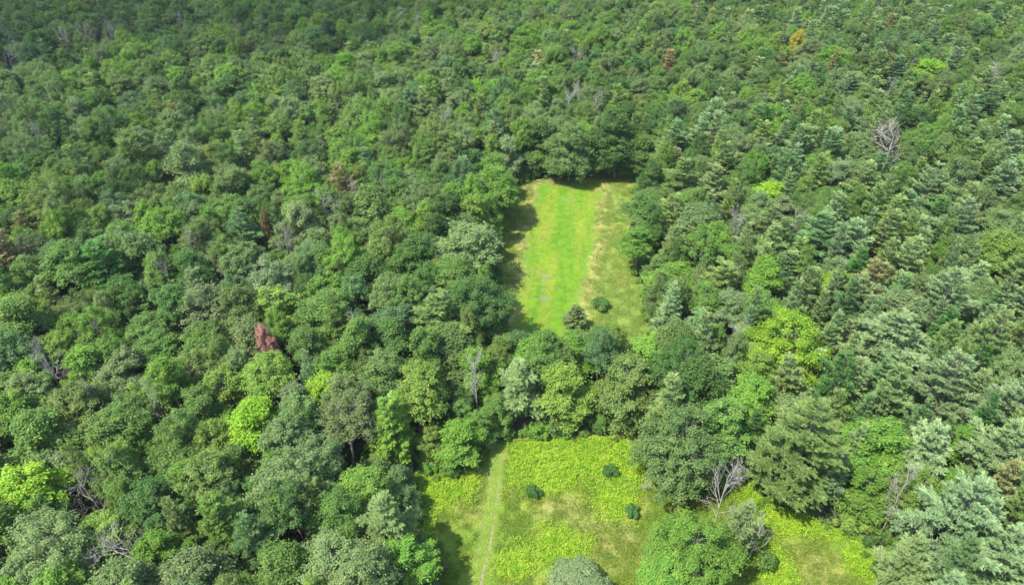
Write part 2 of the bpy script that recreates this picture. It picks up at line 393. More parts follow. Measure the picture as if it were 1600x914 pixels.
def pine(seed, H=22.0, Rc=4.3, whorls=17, droop=0.0, base=0.22, tuft=0.42, dead_low=0, ragged=0.25, dens=1.0, cone=0.72):
    rng = np.random.default_rng(seed)
    tb = Tubes(); C, Nn, S, A = [], [], [], []
    lean = rng.normal(size=2) * 0.25
    top = np.array([lean[0], lean[1], H])
    tb.add(wobble((0, 0, -0.2), top, rng, 0.06, 6), np.linspace(0.30, 0.03, 6) * H / 22, 7)
    for k in range(dead_low):
        z = H * (0.12 + base * rng.random()); a = rng.random() * 6.28; l = Rc * (0.3 + 0.4 * rng.random())
        tb.add(wobble((0, 0, z), (math.cos(a) * l, math.sin(a) * l, z - 0.4), rng, 0.15, 4), [0.06, 0.045, 0.03, 0.01], 4)
    for wi in range(whorls):
        f = (wi + 0.4) / whorls
        z = H * (base + (0.985 - base) * f)
        prof = (1 - f) ** cone * (0.55 + 0.45 * min(1, f / 0.22))
        nb = 6 if f < 0.7 else 5
        a0 = rng.random() * 6.28
        for b in range(nb):
            L_ = max(0.7, Rc * prof * (1 + ragged * rng.normal()))
            if rng.random() < 0.06: continue
            a = a0 + b * 6.283 / nb + rng.normal() * 0.18
            zz = z + rng.normal() * H * 0.012
            rise = (0.10 + 0.5 * f ** 2) * L_ - droop * L_ * (1 - f)
            d = np.array([math.cos(a), math.sin(a), 0.0]); side = np.array([-d[1], d[0], 0.0])
            t = np.linspace(0, 1, 4)
            org = np.array([lean[0] * f, lean[1] * f, zz])
            pts = org + d * (L_ * t)[:, None] + np.array([0, 0, 1.0]) * (rise * t ** 1.6)[:, None]
            tb.add(pts, np.array([0.06, 0.045, 0.025, 0.008]) * (0.5 + 0.5 * L_ / Rc), 4)
            nt_ = max(4, int(L_ * 3.4 * dens))
            for j in range(nt_ + 1):
                s = 0.26 + 0.74 * (j + rng.random() * 0.6) / nt_
                s = min(s, 1.0)
                p0 = org + d * L_ * s + np.array([0, 0, rise * s ** 1.6])
                sg = 1 if j % 2 else -1
                tl = L_ * (0.40 * (1 - s) + 0.13) * (0.7 + 0.6 * rng.random()) + 0.25
                ang = 0.75 + 0.25 * rng.normal() if j < nt_ else 0
                td = unit(d * math.cos(ang) + side * sg * math.sin(ang) + np.array([0, 0, 0.16 + 0.1 * rng.normal()]))
                nk = max(2, int(tl / 0.26 * dens))
                for kk in range(nk):
                    c = p0 + td * tl * (kk + 0.6) / nk
                    m = 6
                    dirs = unit(td * 0.9 + rng.normal(size=(m, 3)) * np.array([0.42, 0.42, 0.28]) + np.array([0, 0, 0.22]))
                    C.append(c + dirs * tuft * 0.5 + rng.normal(size=(m, 3)) * 0.05)
                    A.append(dirs)
                    nn = unit(np.array([0, 0, 1.0]) + rng.normal(size=(m, 3)) * 0.45)
                    Nn.append(unit(nn - dirs * (nn * dirs).sum(1, keepdims=True)))
                    S.append(tuft * (0.7 + 0.6 * rng.random(m)))
    C, Nn, S, A = (np.concatenate(q) for q in (C, Nn, S, A))
    v, q = leaves(C, Nn, S, 0.20, rng, droop=0.05, along=A)
    return tb.get(), (v, q)
def dead_tree(seed, H=15.0, spread=0.5):
    rng = np.random.default_rng(seed); tb = Tubes()
    def grow(p, d, L_, r, lvl):
        n = 4; pts = [p]
        for i in range(n):
            d = unit(d + rng.normal(size=3) * (0.07 if lvl == 0 else 0.15) + np.array([0, 0, 0.06])); pts.append(pts[-1] + d * L_ / n)
        tb.add(pts, np.maximum(np.linspace(r, r * 0.4, n + 1), 0.012), 6 if lvl == 0 else 4)
        if lvl >= 3: return
        k = [10, 6, 4][lvl]
        for i in range(k):
            s = (0.32 if lvl == 0 else 0.2) + (0.68 if lvl == 0 else 0.8) * (i + rng.random()) / k; j = min(n - 1, int(s * n)); f = s * n - j
            q = pts[j] + (pts[j + 1] - pts[j]) * min(1, f)
            a = rng.random() * 6.28; side = unit(np.cross(d, [math.cos(a), math.sin(a), 0.3]))
            nd = unit(d * (1 - spread) + side * (spread + 0.15) + np.array([0, 0, 0.12]))
            grow(q, nd, L_ * (0.44 if lvl == 0 else 0.58) * (1.2 - 0.55 * s) * (0.7 + 0.6 * rng.random()), r * (0.40 if lvl == 0 else 0.5), lvl + 1)
    grow(np.array([0, 0, -0.2]), np.array([0.03, 0.02, 1.0]), H, 0.24 * H / 15, 0)
    return tb.get()
def bush(seed, Rc=1.7, H=2.4, n=1500, leaf=0.17):
    rng = np.random.default_rng(seed); tb = Tubes(); C, Nn, S = [], [], []
    for i in range(16):
        a = rng.random() * 6.28; rr = Rc * 0.68 * math.sqrt(rng.random()); hz = H * (0.85 - 0.42 * (rr / Rc) ** 2) * (0.65 + 0.5 * rng.random())
        lc = np.array([math.cos(a) * rr, math.sin(a) * rr, hz * 0.72]); lr = Rc * (0.22 + 0.26 * rng.random())
        tb.add(wobble((0.1 * math.cos(a), 0.1 * math.sin(a), -0.05), lc, rng, 0.06, 3), [0.035, 0.025, 0.01], 4)
        m = n // 16; p = unit(rng.normal(size=(m, 3))); p[:, 2] = np.where(p[:, 2] < -0.6, -p[:, 2], p[:, 2])
        C.append(lc + p * (lr * (0.6 + 0.4 * rng.random(m) ** 0.5))[:, None]); Nn.append(unit(p + rng.normal(size=(m, 3)) * 0.45 + np.array([0, 0, 0.3]))); S.append(leaf * (0.6 + 0.8 * rng.random(m)))
    C, Nn, S = np.concatenate(C), np.concatenate(Nn), np.concatenate(S); C[:, 2] = np.maximum(C[:, 2], 0.08)
    v, q = leaves(C, Nn, S, 0.6, rng)
    return tb.get(), (v, q)

class Kind:                                   # meshes of one tree variant
    def __init__(s, name, parts, wood, leaf, H, Rc):
        (tv, tq), (cv, cq) = parts
        s.trunk = mesh_np(name + '_trunk', tv, tq, mats=[wood], smooth=True)
        s.crown = mesh_np(name + '_crown', cv, cq, mats=[leaf])
        s.whole = mesh_np(name, np.concatenate([tv, cv]), np.concatenate([tq, cq + len(tv)]), mats=[wood, leaf], mat_idx=[0] * len(tq) + [1] * len(cq))
        s.H, s.Rc = H, Rc
BL, PI_ = [], []
specs = [  # seed, H, Rc, domes, lumps, per, leaf, lump_r, openness, spray, low, tall
    (11, 19, 4.7, 7, 24, 95, .25, .82, .02, .2, .28, 1.0),
    (12, 21, 5.0, 9, 24, 85, .25, .80, .05, .5, .26, 1.15),
    (13, 18, 4.3, 7, 24, 80, .23, .72, .07, .8, .28, 1.0),
    (14, 20, 4.6, 8, 24, 62, .21, .72, .20, .8, .28, 1.1),     # open, limbs showing
    (15, 17, 4.0, 6, 22, 105, .25, .85, .00, .1, .22, .9),
    (16, 22, 5.4, 10, 24, 85, .27, .92, .05, .4, .28, 1.0),
    (17, 19, 4.2, 7, 26, 64, .22, .66, .14, 1.0, .24, 1.25),
    (18, 16, 3.7, 6, 22, 80, .24, .75, .04, .5, .20, 1.1),
    (19, 20, 5.0, 9, 26, 70, .23, .72, .12, .7, .26, .95),
    (20, 21, 4.5, 8, 24, 84, .25, .80, .05, .3, .20, 1.35),
    (21, 17, 4.2, 10, 24, 80, .24, .78, .03, .4, .02, 1.2),     # edge trees, leafy to the ground
    (22, 20, 4.8, 12, 24, 80, .25, .82, .05, .3, .02, 1.3),
    (23, 15, 4.0, 9, 24, 80, .23, .74, .06, .6, .00, 1.1),
    (24, 20, 7.0, 18, 22, 85, .25, .85, .05, .5, .10, 1.0),    # the biggest crowns
    (25, 21, 7.2, 17, 24, 66, .23, .76, .14, .8, .16, 1.0),
    (41, 20, 4.4, 6, 24, 84, .24, .78, .04, .6, .26, 1.25),
    (42, 18, 5.0, 10, 22, 78, .25, .74, .08, .4, .28, .85),
    (43, 21, 4.2, 6, 26, 74, .22, .70, .10, .9, .24, 1.4),
    (44, 19, 5.2, 11, 22, 80, .25, .80, .03, .7, .28, 1.0),
    (45, 17, 4.5, 7, 24, 70, .22, .66, .18, 1.0, .26, 1.0),
    (46, 20, 4.8, 9, 24, 80, .24, .84, .02, .2, .22, 1.1),
]
for sd, H, Rc, dm, lu, pe, lf, lr, op, spr, lo, ta in specs:
    BL.append(Kind('broadleaf_tree', broadleaf(sd, H, Rc, dm, lu, pe, lf, lr, op, spr, lo, ta), M_BARK, M_LEAF, H, Rc))
for sd, H, Rc, wh, dr, ba, tf, dl, rg, de, *cn in [
    (31, 22, 4.6, 15, .00, .18, .42, 3, .22, 1.0), (32, 24, 5.2, 16, .05, .20, .45, 5, .28, 1.0), (33, 20, 3.8, 15, .00, .15, .38, 2, .18, 1.05),
    (34, 23, 4.4, 14, .10, .22, .42, 8, .34, .9), (35, 21, 4.9, 13, -.05, .25, .46, 4, .26, 1.0), (36, 19, 3.4, 16, .08, .12, .36, 2, .16, 1.1),
    (37, 29, 8.0, 12, .10, .17, .40, 26, .26, 1.25, 0.9), (38, 24, 8.6, 14, -.02, .14, .40, 8, .28, .95)]:
    PI_.append(Kind('pine_tree', pine(sd, H, Rc, wh, dr, ba, tf, dl, rg, de, *cn), M_PBARK, M_NEEDLE, H, Rc))
DEADM = [mesh_np('dead_tree', *dead_tree(50 + k, 15, (0.52, 0.6, 0.45, 0.66)[k]), mats=[M_DEAD], smooth=True) for k in range(4)]
BU = [Kind('shrub', bush(70 + k, 1.7, 2.4 if k < 2 else 1.9), M_BARK, M_LEAF, 2.4 if k < 2 else 1.9, 1.7) for k in range(3)]
print('faces', sum(len(k.crown.polygons) for k in BL), sum(len(k.crown.polygons) for k in PI_))

# ------------------------------------------------------------------ colours of foliage (albedo) and their everyday names
T = {'mid green': (.074, .134, .034), 'deep green': (.052, .104, .030), 'grey-green': (.098, .142, .060), 'fresh green': (.086, .164, .030), 'yellow-green': (.108, .172, .036),
     'lime': (.135, .235, .024), 'olive': (.092, .136, .040), 'bluish green': (.064, .118, .050), 'silvery green': (.114, .156, .080),
     'pale bluish': (.104, .158, .084), 'dull green': (.082, .130, .044), 'olive brown': (.118, .124, .054), 'dark green': (.044, .104, .030), 'rusty brown': (.15, .115, .065),
     'pinkish red': (.25, .135, .135), 'brownish red': (.125, .09, .05), 'golden yellow': (.21, .21, .03), 'tan': (.16, .15, .085)}
rnd = random.Random(4); rng0 = np.random.default_rng(4)
trees = []        # dict: k ('b' broadleaf, 'p' pine, 'd' dead, 's' shrub), x, y, s (scale), sz (height scale), var, tint name, rot, label
def add(k, x, y, r=None, h=None, tint='mid green', var=None, label=None, short=None):
    pool = {'b': BL, 'p': PI_, 's': BU}.get(k)
    if k == 'd': var = rnd.randrange(4) if var is None else var; H0, R0 = 15.0, 3.5
    else:
        var = rnd.randrange({'b': 10, 'p': 6, 's': 3}[k]) if var is None else var; H0, R0 = pool[var].H, pool[var].Rc
    r = r or R0; h = h or H0
    t = dict(k=k, x=x, y=y, r=r, h=h, s=r / R0, sz=h / H0, var=var, tint=tint, rot=rnd.random() * 6.283, label=label, short=short, j=[0.86 + 0.28 * rnd.random() for _ in range(3)], tx=rnd.gauss(0, 0.05), ty=rnd.gauss(0, 0.05))
    t['as'] = 0.87 + 0.26 * rnd.random()
    trees.append(t); return t
def hero(k, u, v, rpx, h, tint, var=None, label=None, short=None, low=None):
    """crown centre at the photo's pixel (u, v), crown radius rpx photo pixels, height h metres"""
    hc = h * (0.5 if k == 'b' and var in (10, 11, 12) else 0.70 if k == 'b' else 0.55 if k in 'pd' else 0.5)
    g = ground(u, v, hc); dep = project((g[0], g[1], hc))[2]
    return add(k, g[0], g[1], max(0.5, rpx * dep / FPX), h, tint, var, label, short)
exec_heroes = [
 # ---- landmarks with labels of their own
 ('b', 395, 662, 38, 18, 'lime', 4, 'glowing lime green round-crowned tree standing out of the darker left woods', 'the glowing lime tree'),
 ('b', 40, 768, 46, 19, 'lime', 0, 'broad yellowish lime tree at the lower left edge of the photo', 'the left-edge lime tree'),
 ('b', 510, 612, 30, 17, 'lime', 7, 'small lime tree above the grey-green crowns, left of the meadow', 'the small lime tree'),
 ('b', 422, 540, 13, 17.5, 'pinkish red', 15, 'small pinkish red-leaved tree among the green crowns', 'the pinkish red tree'),
 ('b', 410, 363, 8, 19, 'brownish red', 7, 'small brownish red tree in the middle of the left woods', 'the brownish red tree'),
 ('b', 1225, 530, 58, 22.5, 'lime', 13, 'big bright yellow-green tree with heaped foliage, right of the tree belt between the fields', 'the big bright yellow-green tree'),
 ('p', 1255, 700, 78, 29, 'dull green', 6, 'tallest dull green pine with bare lower limbs, beside the small right clearing', 'the tallest pine'),
 ('p', 612, 800, 52, 23, 'grey-green', 6, 'grey-green pine with spreading lower boughs at the left side of the meadow', 'the pine left of the meadow'),
 ('p', 180, 432, 46, 24, 'dark green', 4, 'large rich dark green pine amid the left broadleaf woods', 'the large dark green pine'),
 ('p', 22, 412, 44, 22, 'olive brown', 3, 'olive brown pine at the left edge of the photo', 'the olive brown left-edge pine'),
 ('d', 215, 884, 34, 17, 'tan', 1, 'bare grey dead tree at the bottom edge of the left woods', 'the bare bottom-edge tree'),
 ('d', 1125, 788, 22, 18, 'tan', 0, 'bleached dead tree rising beside the light green trees right of the meadow', 'the bleached dead tree'),
 ('d', 1180, 845, 18, 11, 'tan', 2, 'low grey dead tree at the edge of the small right clearing', 'the low grey dead tree'),
 ('d', 1385, 246, 26, 21, 'tan', 1, 'grey leafless tree among the far right pines', 'the grey leafless right-hand tree'),
 ('d', 22, 108, 20, 16, 'tan', 1, 'whitish dead tree in the far upper left woods', 'the whitish dead tree'),
 ('b', 1452, 116, 26, 18, 'lime', 4, 'lime green round tree among the far right pines', 'the far lime tree'),
 ('b', 1242, 68, 11, 19, 'golden yellow', 7, 'small golden yellow tree in the far woods', 'the golden yellow tree'),
 ('p', 1045, 110, 15, 20, 'rusty brown', 2, 'rusty brown pine in the far woods behind the hay field', 'the rusty brown pine'),
 ('b', 1080, 845, 60, 17, 'fresh green', 13, 'large fresh green tree between the meadow and the small right clearing', 'the large fresh green tree'),
 ('b', 1062, 690, 62, 20, 'dull green', 13, 'large dull dark-leaved tree on the right corner of the meadow', 'the meadow corner tree'),
 ('b', 735, 468, 52, 20, 'deep green', 13, 'dense dark round tree at the left edge of the hay field', 'the dense dark round tree'),
 ('b', 965, 228, 36, 24, 'deep green', 11, 'tall dark tree right of the gap at the far end of the hay field', 'the tall dark field-end tree'),
 ('b', 890, 240, 32, 21, 'dull green', 11, 'dull green tree left of the gap at the far end of the hay field', 'the dull field-end tree'),
 ('s', 835, 766, 14, 2.6, 'dark green', 0, 'dark green round shrub nearest to the track in the meadow', 'the shrub nearest the track'),
 ('s', 953, 736, 14, 2.6, 'dark green', 1, 'dark green round shrub farthest back in the meadow', 'the farthest meadow shrub'),
 ('s', 990, 798, 14, 2.4, 'dark green', 0, 'dark green round shrub at the right edge of the meadow', 'the right-edge meadow shrub'),
 ('s', 937, 474, 16, 3.2, 'deep green', 1, 'dark round shrub standing alone in the rough grass of the hay field', 'the lone hay field shrub'),
 ('p', 898, 494, 18, 8.0, 'grey-green', 2, 'young grey-green pine at the near end of the hay field', 'the young field pine'),
 ('s', 1198, 875, 20, 4.0, 'mid green', 1, 'rounded green bush at the left edge of the small right clearing', 'the small clearing bush'),
 ('s', 858, 660, 24, 5.0, 'dull green', 2, 'dull green bush at the far edge of the meadow', 'the dull meadow-edge bush'),
 ('b', 430, 482, 40, 18, 'yellow-green', 6, 'pale yellow-green tree with open sprays above the pinkish red tree', 'the pale yellow-green tree'),
 ('p', 1480, 622, 68, 24, 'pale bluish', 7, 'broad pale bluish pine on the right, above the widest pine', 'the broad pale bluish pine'),
 ('p', 1480, 815, 88, 24, 'pale bluish', 7, 'widest pale bluish pine at the bottom right', 'the widest pale pine'),
 ('b', 905, 914, 38, 7.0, 'silvery green', 0, 'silvery green tree at the bottom edge in front of the meadow', 'the silvery bottom-edge tree'),
 ('d', 155, 790, 24, 16, 'tan', 3, 'leafless pale limbs of a dead tree in the lower left woods', 'the pale lower-left dead tree'),
 ('d', 1420, 130, 10, 15, 'tan', 1, None, None),
]
MORE = [
 ('p', 1565, 640, 58, 24, 'pale bluish', 7), ('p', 1430, 705, 46, 22, 'pale bluish', 1), ('p', 1545, 545, 52, 24, 'grey-green', 7), ('p', 1475, 480, 48, 23, 'pale bluish', 7), ('p', 1585, 440, 46, 23, 'dull green', 6),
 ('p', 1410, 415, 42, 22, 'grey-green', 7), ('p', 1505, 360, 42, 23, 'pale bluish', 7), ('p', 1350, 300, 34, 22, 'grey-green', 1), ('p', 1440, 300, 36, 22, 'pale bluish', 7), ('p', 1550, 300, 38, 23, 'pale bluish', 4),
 ('p', 1230, 285, 34, 22, 'bluish green', 7), ('p', 1245, 235, 30, 22, 'grey-green', 4), ('p', 1370, 195, 28, 21, 'dull green', 7), ('p', 1480, 205, 28, 22, 'bluish green', 1), ('p', 1560, 200, 28, 22, 'grey-green', 7),
 ('p', 1175, 200, 24, 21, 'dull green', 1), ('p', 1310, 150, 22, 21, 'pale bluish', 7), ('p', 1110, 300, 30, 21, 'grey-green', 4), ('p', 1330, 390, 36, 21, 'pale bluish', 4), ('p', 1200, 400, 36, 21, 'grey-green', 1),
 ('b', 10, 806, 26, 17, 'lime', 7), ('b', 25, 652, 38, 18, 'fresh green', 0), ('b', 125, 640, 42, 18, 'olive', 8), ('b', 200, 646, 34, 17, 'mid green', 1), ('b', 300, 645, 34, 18, 'mid green', 2),
 ('b', 98, 744, 24, 15, 'silvery green', 4), ('b', 190, 724, 30, 17, 'yellow-green', 2), ('b', 70, 850, 66, 20, 'grey-green', 14), ('b', 235, 790, 42, 18, 'deep green', 8),
 ('p', 360, 815, 44, 21, 'mid green', 4), ('p', 420, 860, 42, 20, 'bluish green', 1), ('b', 470, 750, 60, 21, 'grey-green', 14), ('p', 505, 792, 36, 18, 'dull green', 0), ('b', 325, 752, 42, 19, 'olive', 8),
 ('b', 535, 662, 42, 20, 'grey-green', 3), ('b', 470, 650, 40, 18, 'dull green', 6), ('b', 255, 872, 38, 15, 'fresh green', 0), ('b', 530, 880, 50, 17, 'grey-green', 8), ('b', 484, 885, 16, 12, 'lime', 7),
 ('b', 645, 880, 44, 14, 'fresh green', 1), ('p', 610, 665, 40, 20, 'fresh green', 5), ('b', 715, 690, 36, 10.5, 'fresh green', 12), ('b', 650, 612, 44, 18, 'yellow-green', 1), ('b', 580, 590, 38, 18, 'dull green', 2),
 ('b', 757, 590, 32, 15, 'fresh green', 12), ('p', 812, 600, 36, 18, 'grey-green', 3), ('b', 885, 618, 42, 15, 'yellow-green', 12), ('b', 970, 608, 50, 15, 'olive', 11), ('p', 1545, 880, 50, 21, 'pale bluish', 1), ('p', 1420, 890, 40, 19, 'grey-green', 0), ('p', 690, 512, 54, 21, 'dull green', 1),
 ('b', 725, 382, 46, 19, 'grey-green', 6), ('b', 880, 552, 44, 14, 'fresh green', 1), ('b', 940, 545, 40, 13, 'mid green', 0), ('b', 1005, 545, 40, 14, 'fresh green', 2), ('b', 830, 560, 30, 13, 'fresh green', 4),
 ('b', 1375, 700, 50, 18, 'fresh green', 1), ('p', 1560, 720, 60, 24, 'pale bluish', 1), ('p', 1280, 384, 38, 23, 'bluish green', 0), ('b', 1300, 452, 26, 17, 'lime', 7), ('p', 1272, 588, 28, 16, 'pale bluish', 2),
 ('p', 1392, 545, 62, 23, 'pale bluish', 1), ('p', 1345, 460, 40, 21, 'olive brown', 3), ('b', 1100, 380, 36, 19, 'fresh green', 9), ('b', 1040, 890, 40, 13, 'fresh green', 0), ('p', 1150, 825, 28, 16, 'grey-green', 3),
 ('b', 1175, 625, 40, 18, 'fresh green', 1), ('b', 1120, 590, 46, 18, 'dull green', 6), ('b', 1195, 312, 28, 17, 'lime', 4), ('p', 1215, 112, 16, 19, 'olive brown', 3), ('p', 1245, 140, 24, 21, 'bluish green', 1),
 ('p', 1400, 125, 26, 21, 'bluish green', 0), ('p', 840, 108, 16, 19, 'tan', 3), ('b', 320, 306, 26, 17, 'yellow-green', 2), ('b', 360, 142, 30, 18, 'deep green', 0), ('p', 540, 300, 28, 21, 'olive brown', 3),
 ('b', 300, 750, 30, 17, 'fresh green', 1), ('b', 1345, 770, 34, 13, 'fresh green', 10), ('b', 690, 60, 20, 18, 'fresh green', 0), ('b', 640, 90, 20, 18, 'fresh green', 1),
 ('b', 775, 650, 26, 9, 'mid green', 10), ('b', 1310, 460, 20, 15, 'lime', 4), ('b', 765, 290, 34, 19, 'fresh green', 0), ('p', 1060, 290, 34, 22, 'dull green', 0), ('b', 1010, 330, 30, 15, 'mid green', 4),
 ('b', 1055, 440, 34, 14, 'fresh green', 0), ('b', 1000, 380, 26, 14, 'fresh green', 1), ('p', 1040, 345, 34, 20, 'dull green', 3), ('b', 840, 232, 30, 19, 'mid green', 10), ('b', 925, 238, 20, 15, 'deep green', 12), ('b', 1000, 245, 26, 16, 'mid green', 12), ('p', 1330, 470, 36, 21, 'grey-green', 3),
]
DEADS = [(78, 98, 12), (110, 82, 14), (128, 70, 10), (145, 76, 10), (178, 74, 10), (290, 52, 8), (225, 40, 8), (75, 235, 10), (510, 345, 14), (530, 350, 12), (700, 215, 16), (565, 535, 18),
         (85, 592, 22), (455, 410, 14), (310, 410, 14), (270, 455, 10), (600, 325, 14), (555, 330, 12), (655, 60, 10), (890, 180, 14), (905, 165, 14), (925, 190, 14), (780, 120, 12), (900, 110, 14),
         (1240, 370, 16), (1140, 380, 16), (1130, 310, 16), (1150, 560, 20), (1385, 160, 10), (1545, 140, 10), (1010, 760, 10), (250, 660, 18), (160, 640, 20), (1400, 790, 18), (745, 610, 18)]
for h_ in exec_heroes: hero(*h_)
for h_ in MORE: hero(*h_)
for i, (u, v, rp) in enumerate(DEADS):
    hero('d', u, v, rp * 0.85, 15.5 + 4 * rnd.random() if (u, v) != (1010, 760) else 3.0, 'tan')

n_heroes = len(trees)
# ------------------------------------------------------------------ the rest of the woods: fill the gaps
NOFILL = P([(1376, 870), (1420, 1150), (640, 1150), (660, 860), (1230, 800), (1340, 828)])
def limit_height(x, y):
    """trees standing just in front of a clearing are low enough to leave it in view"""
    u, v, _ = project((x, y, 0))
    lim = 99.0
    if 770 < u < 1035 and 545 < v < 690:
        vt = 508 + 26 * vnoise(u / 40, 3.3, 8)           # crowns may reach up to here
        a = math.atan((vt - CY) / FPX) + R(PITCH)
        lim = CAM_H - math.hypot(0, y) * math.tan(a)
    if 500 < u < 668 and 700 < v < 815: lim = 8.0
    if 668 < u < 800 and 640 < v < 745: lim = 10.0
    return lim
def fill(n_try, x0, x1, y0, y1, rmin, rmax, over):
    pos = np.array([(t['x'], t['y'], t['r']) for t in trees])
    cell = {}
    def key(x, y): return (int(x // 8), int(y // 8))
    for p in pos: cell.setdefault(key(p[0], p[1]), []).append(tuple(p))
    xs = rng0.uniform(x0, x1, n_try); ys = rng0.uniform(y0, y1, n_try); rs = rng0.uniform(rmin, rmax, n_try)
    ok = np.ones(n_try, bool)
    for poly in (UPPER, LOWER, NOFILL):
        ok &= ~(in_poly(xs, ys, poly) | (dist_poly(xs, ys, poly) < rs * 0.45 + 0.3))
    for x, y, r in zip(xs[ok], ys[ok], rs[ok]):
        # inside the wedge the lens could see, with a margin
        u, v, dep = project((x, y, 15))
        if dep < 20 or u < -330 or u > 1930 or v < -90 or v > 1180: continue
        kx, ky = key(x, y); bad = False
        for i in (-1, 0, 1, -2, 2):
            for j in (-1, 0, 1, -2, 2):
                for (a, b, c) in cell.get((kx + i, ky + j), ()):
                    if (a - x) ** 2 + (b - y) ** 2 < (over * (r + c)) ** 2: bad = True; break
                if bad: break
            if bad: break
        if bad: continue
        lim = limit_height(x, y)
        if lim < 6: continue
        cell.setdefault((kx, ky), []).append((x, y, r))
        # what grows here
        patch = fbm(x / 35, y / 35, 90, 3)
        right = np.clip((u - 950) / 350, 0, 1); near = np.clip((v - 150) / 300, 0, 1)
        pp = 0.08 + right * (0.40 + 0.30 * near) + (patch - 0.5) * 0.5
        if v < 200: pp *= 0.8
        q = rnd.random()
        if rnd.random() < pp:
            tint = rnd.choices(['bluish green', 'dull green', 'pale bluish', 'olive', 'grey-green', 'dark green', 'olive brown'], [2.4, 2.4, 4.2 * right + 0.5, 1.2, 3, 0.7, 0.3])[0]
            h = rnd.uniform(17, 24); rr = max(2.6, r * rnd.uniform(0.78, 1.0))
            add('p', x, y, rr, min(h, lim), tint)
        else:
            tone = fbm(x / 18, y / 18, 120, 3); tone2 = fbm(x / 16, y / 16, 150, 3)
            e1, e2 = math.exp(5 * (tone - 0.5)), math.exp(5 * (tone2 - 0.5))
            wts = [4.2, 2.0 * (1 - 0.5 * right) / e1, 2.8 * e2, 2.6 * e1, 0.9 * e1, 0.05, 1.3, 1.5 * (1 - 0.5 * right) / e1, (0.6 + 0.5 * right) * e2, 2.6]
            tint = rnd.choices(['mid green', 'deep green', 'grey-green', 'fresh green', 'yellow-green', 'lime', 'olive', 'bluish green', 'silvery green', 'dull green'], wts)[0]
            h = rnd.uniform(13.5, 21.5) + (r - 4.5) * 1.0
            edge = min(float(dist_poly(x, y, UPPER)), float(dist_poly(x, y, LOWER))) < r + 4.0
            add('b', x, y, min(r, 0.42 * lim), min(h, lim), tint, var=rnd.randrange(10, 13) if edge or rnd.random() < 0.08 else rnd.choice((13, 14)) if r > 5.7 and lim > 50 else rnd.choice(list(range(10)) + list(range(15, 21))))
fill(1500, -420, 420, 20, 520, 5.2, 7.4, 0.70)
fill(26000, -420, 420, 20, 520, 3.8, 6.0, 0.66)
fill(40000, -420, 420, 20, 520, 2.6, 4.0, 0.62)
# no filler tree stands right in front of a landmark tree's crown
drop = set()
for m in trees[:n_heroes]:
    if not m['short'] or m['k'] == 's': continue
    for fz, fx in ((0.85, 0), (0.68, 0), (0.72, -0.55), (0.72, 0.55)):
        e_ = np.array([m['x'] + fx * m['r'], m['y'], m['h'] * fz]); eye_ = np.array([0, 0, CAM_H])
        for j, o in enumerate(trees[n_heroes:]):
            if o['y'] > m['y'] or abs(o['x'] - m['x']) > 25 or m['y'] - o['y'] > 45: continue
            c_ = np.array([o['x'], o['y'], o['h'] * 0.62]); b_ = np.array([o['r'], o['r'], o['h'] * 0.38])
            p_ = (eye_ - c_) / b_; q_ = (e_ - c_) / b_; d_ = q_ - p_
            tt = min(max(-(d_ @ p_) / (d_ @ d_), 0), 0.999)
            if ((p_ + d_ * tt) ** 2).sum() < 0.9: drop.add(n_heroes + j)
trees = [t for j, t in enumerate(trees) if j not in drop]
print('dropped', len(drop))
print('trees', len(trees), {k: sum(t['k'] == k for t in trees) for k in 'bpds'})

# ------------------------------------------------------------------ which trees become individuals: those that show largest
for t in trees:
    hc = t['h'] * 0.62
    t['u'], t['v'], t['dep'] = project((t['x'], t['y'], hc))
    t['px'] = t['r'] * FPX / t['dep']
    m = 0.35 * t['px']
    t['in'] = -m < t['u'] < 1600 + m and -m < t['v'] < 914 + m
# how much of each crown the lens sees: sight lines tested against the other crowns, taken as ellipsoids
A_ = np.array([(t['x'], t['y'], t['h'] * (0.62 if t['k'] != 'd' else 0.6)) for t in trees])
B_ = np.array([(t['r'] * 0.86, t['r'] * 0.86, t['h'] * 0.36) if t['k'] in 'bp' else (0.01, 0.01, 0.01) for t in trees])
UV = np.array([(t['u'], t['v'], t['dep'], t['px']) for t in trees])
dirs_ = unit(np.random.default_rng(3).normal(size=(40, 3))); dirs_[:, 2] = np.abs(dirs_[:, 2]); dirs_[:, 1] = -np.abs(dirs_[:, 1])
eye = np.array([0, 0, CAM_H])
for i, t in enumerate(trees):
    t['seen'] = 0.0
    if not t['in']: continue
    pts_ = A_[i] + dirs_ * np.array([t['r'], t['r'], t['h'] * 0.38]) * (1.0 if t['k'] != 's' else 0.8)
    fu, fv, _ = project((pts_[:, 0], pts_[:, 1], pts_[:, 2]))
    hid_ = (fu < 0) | (fu > 1600) | (fv < 0) | (fv > 914)
    near_ = (np.abs(UV[:, 0] - t['u']) < UV[:, 3] + t['px']) & (UV[:, 2] < t['dep'] + 2) & (np.abs(UV[:, 1] - t['v']) < 3 * (UV[:, 3] + t['px']))
    near_[i] = False
    for j in np.nonzero(near_)[0]:
        o_ = (eye - A_[j]) / B_[j]; e_ = (pts_ - A_[j]) / B_[j]; dd_ = e_ - o_
        tt = np.clip(-(dd_ @ o_) / (dd_ * dd_).sum(1), 0, 0.999)
        hid_ |= ((o_ + dd_ * tt[:, None]) ** 2).sum(1) < 1
    t['seen'] = 1 - hid_.mean()
ind = []
for k, most in (('b', 300), ('p', 300), ('d', 300), ('s', 300)):
    c = [t for t in trees if t['k'] == k and t['in'] and (t['seen'] > 0.04 or t['short'])]
    c.sort(key=lambda t: (t['short'] is None, -t['px'] * math.sqrt(t['seen'])))
    ind += c[:most]
chosen = set(id(t) for t in ind)
rest = [t for t in trees if id(t) not in chosen and t['k'] in 'bp']

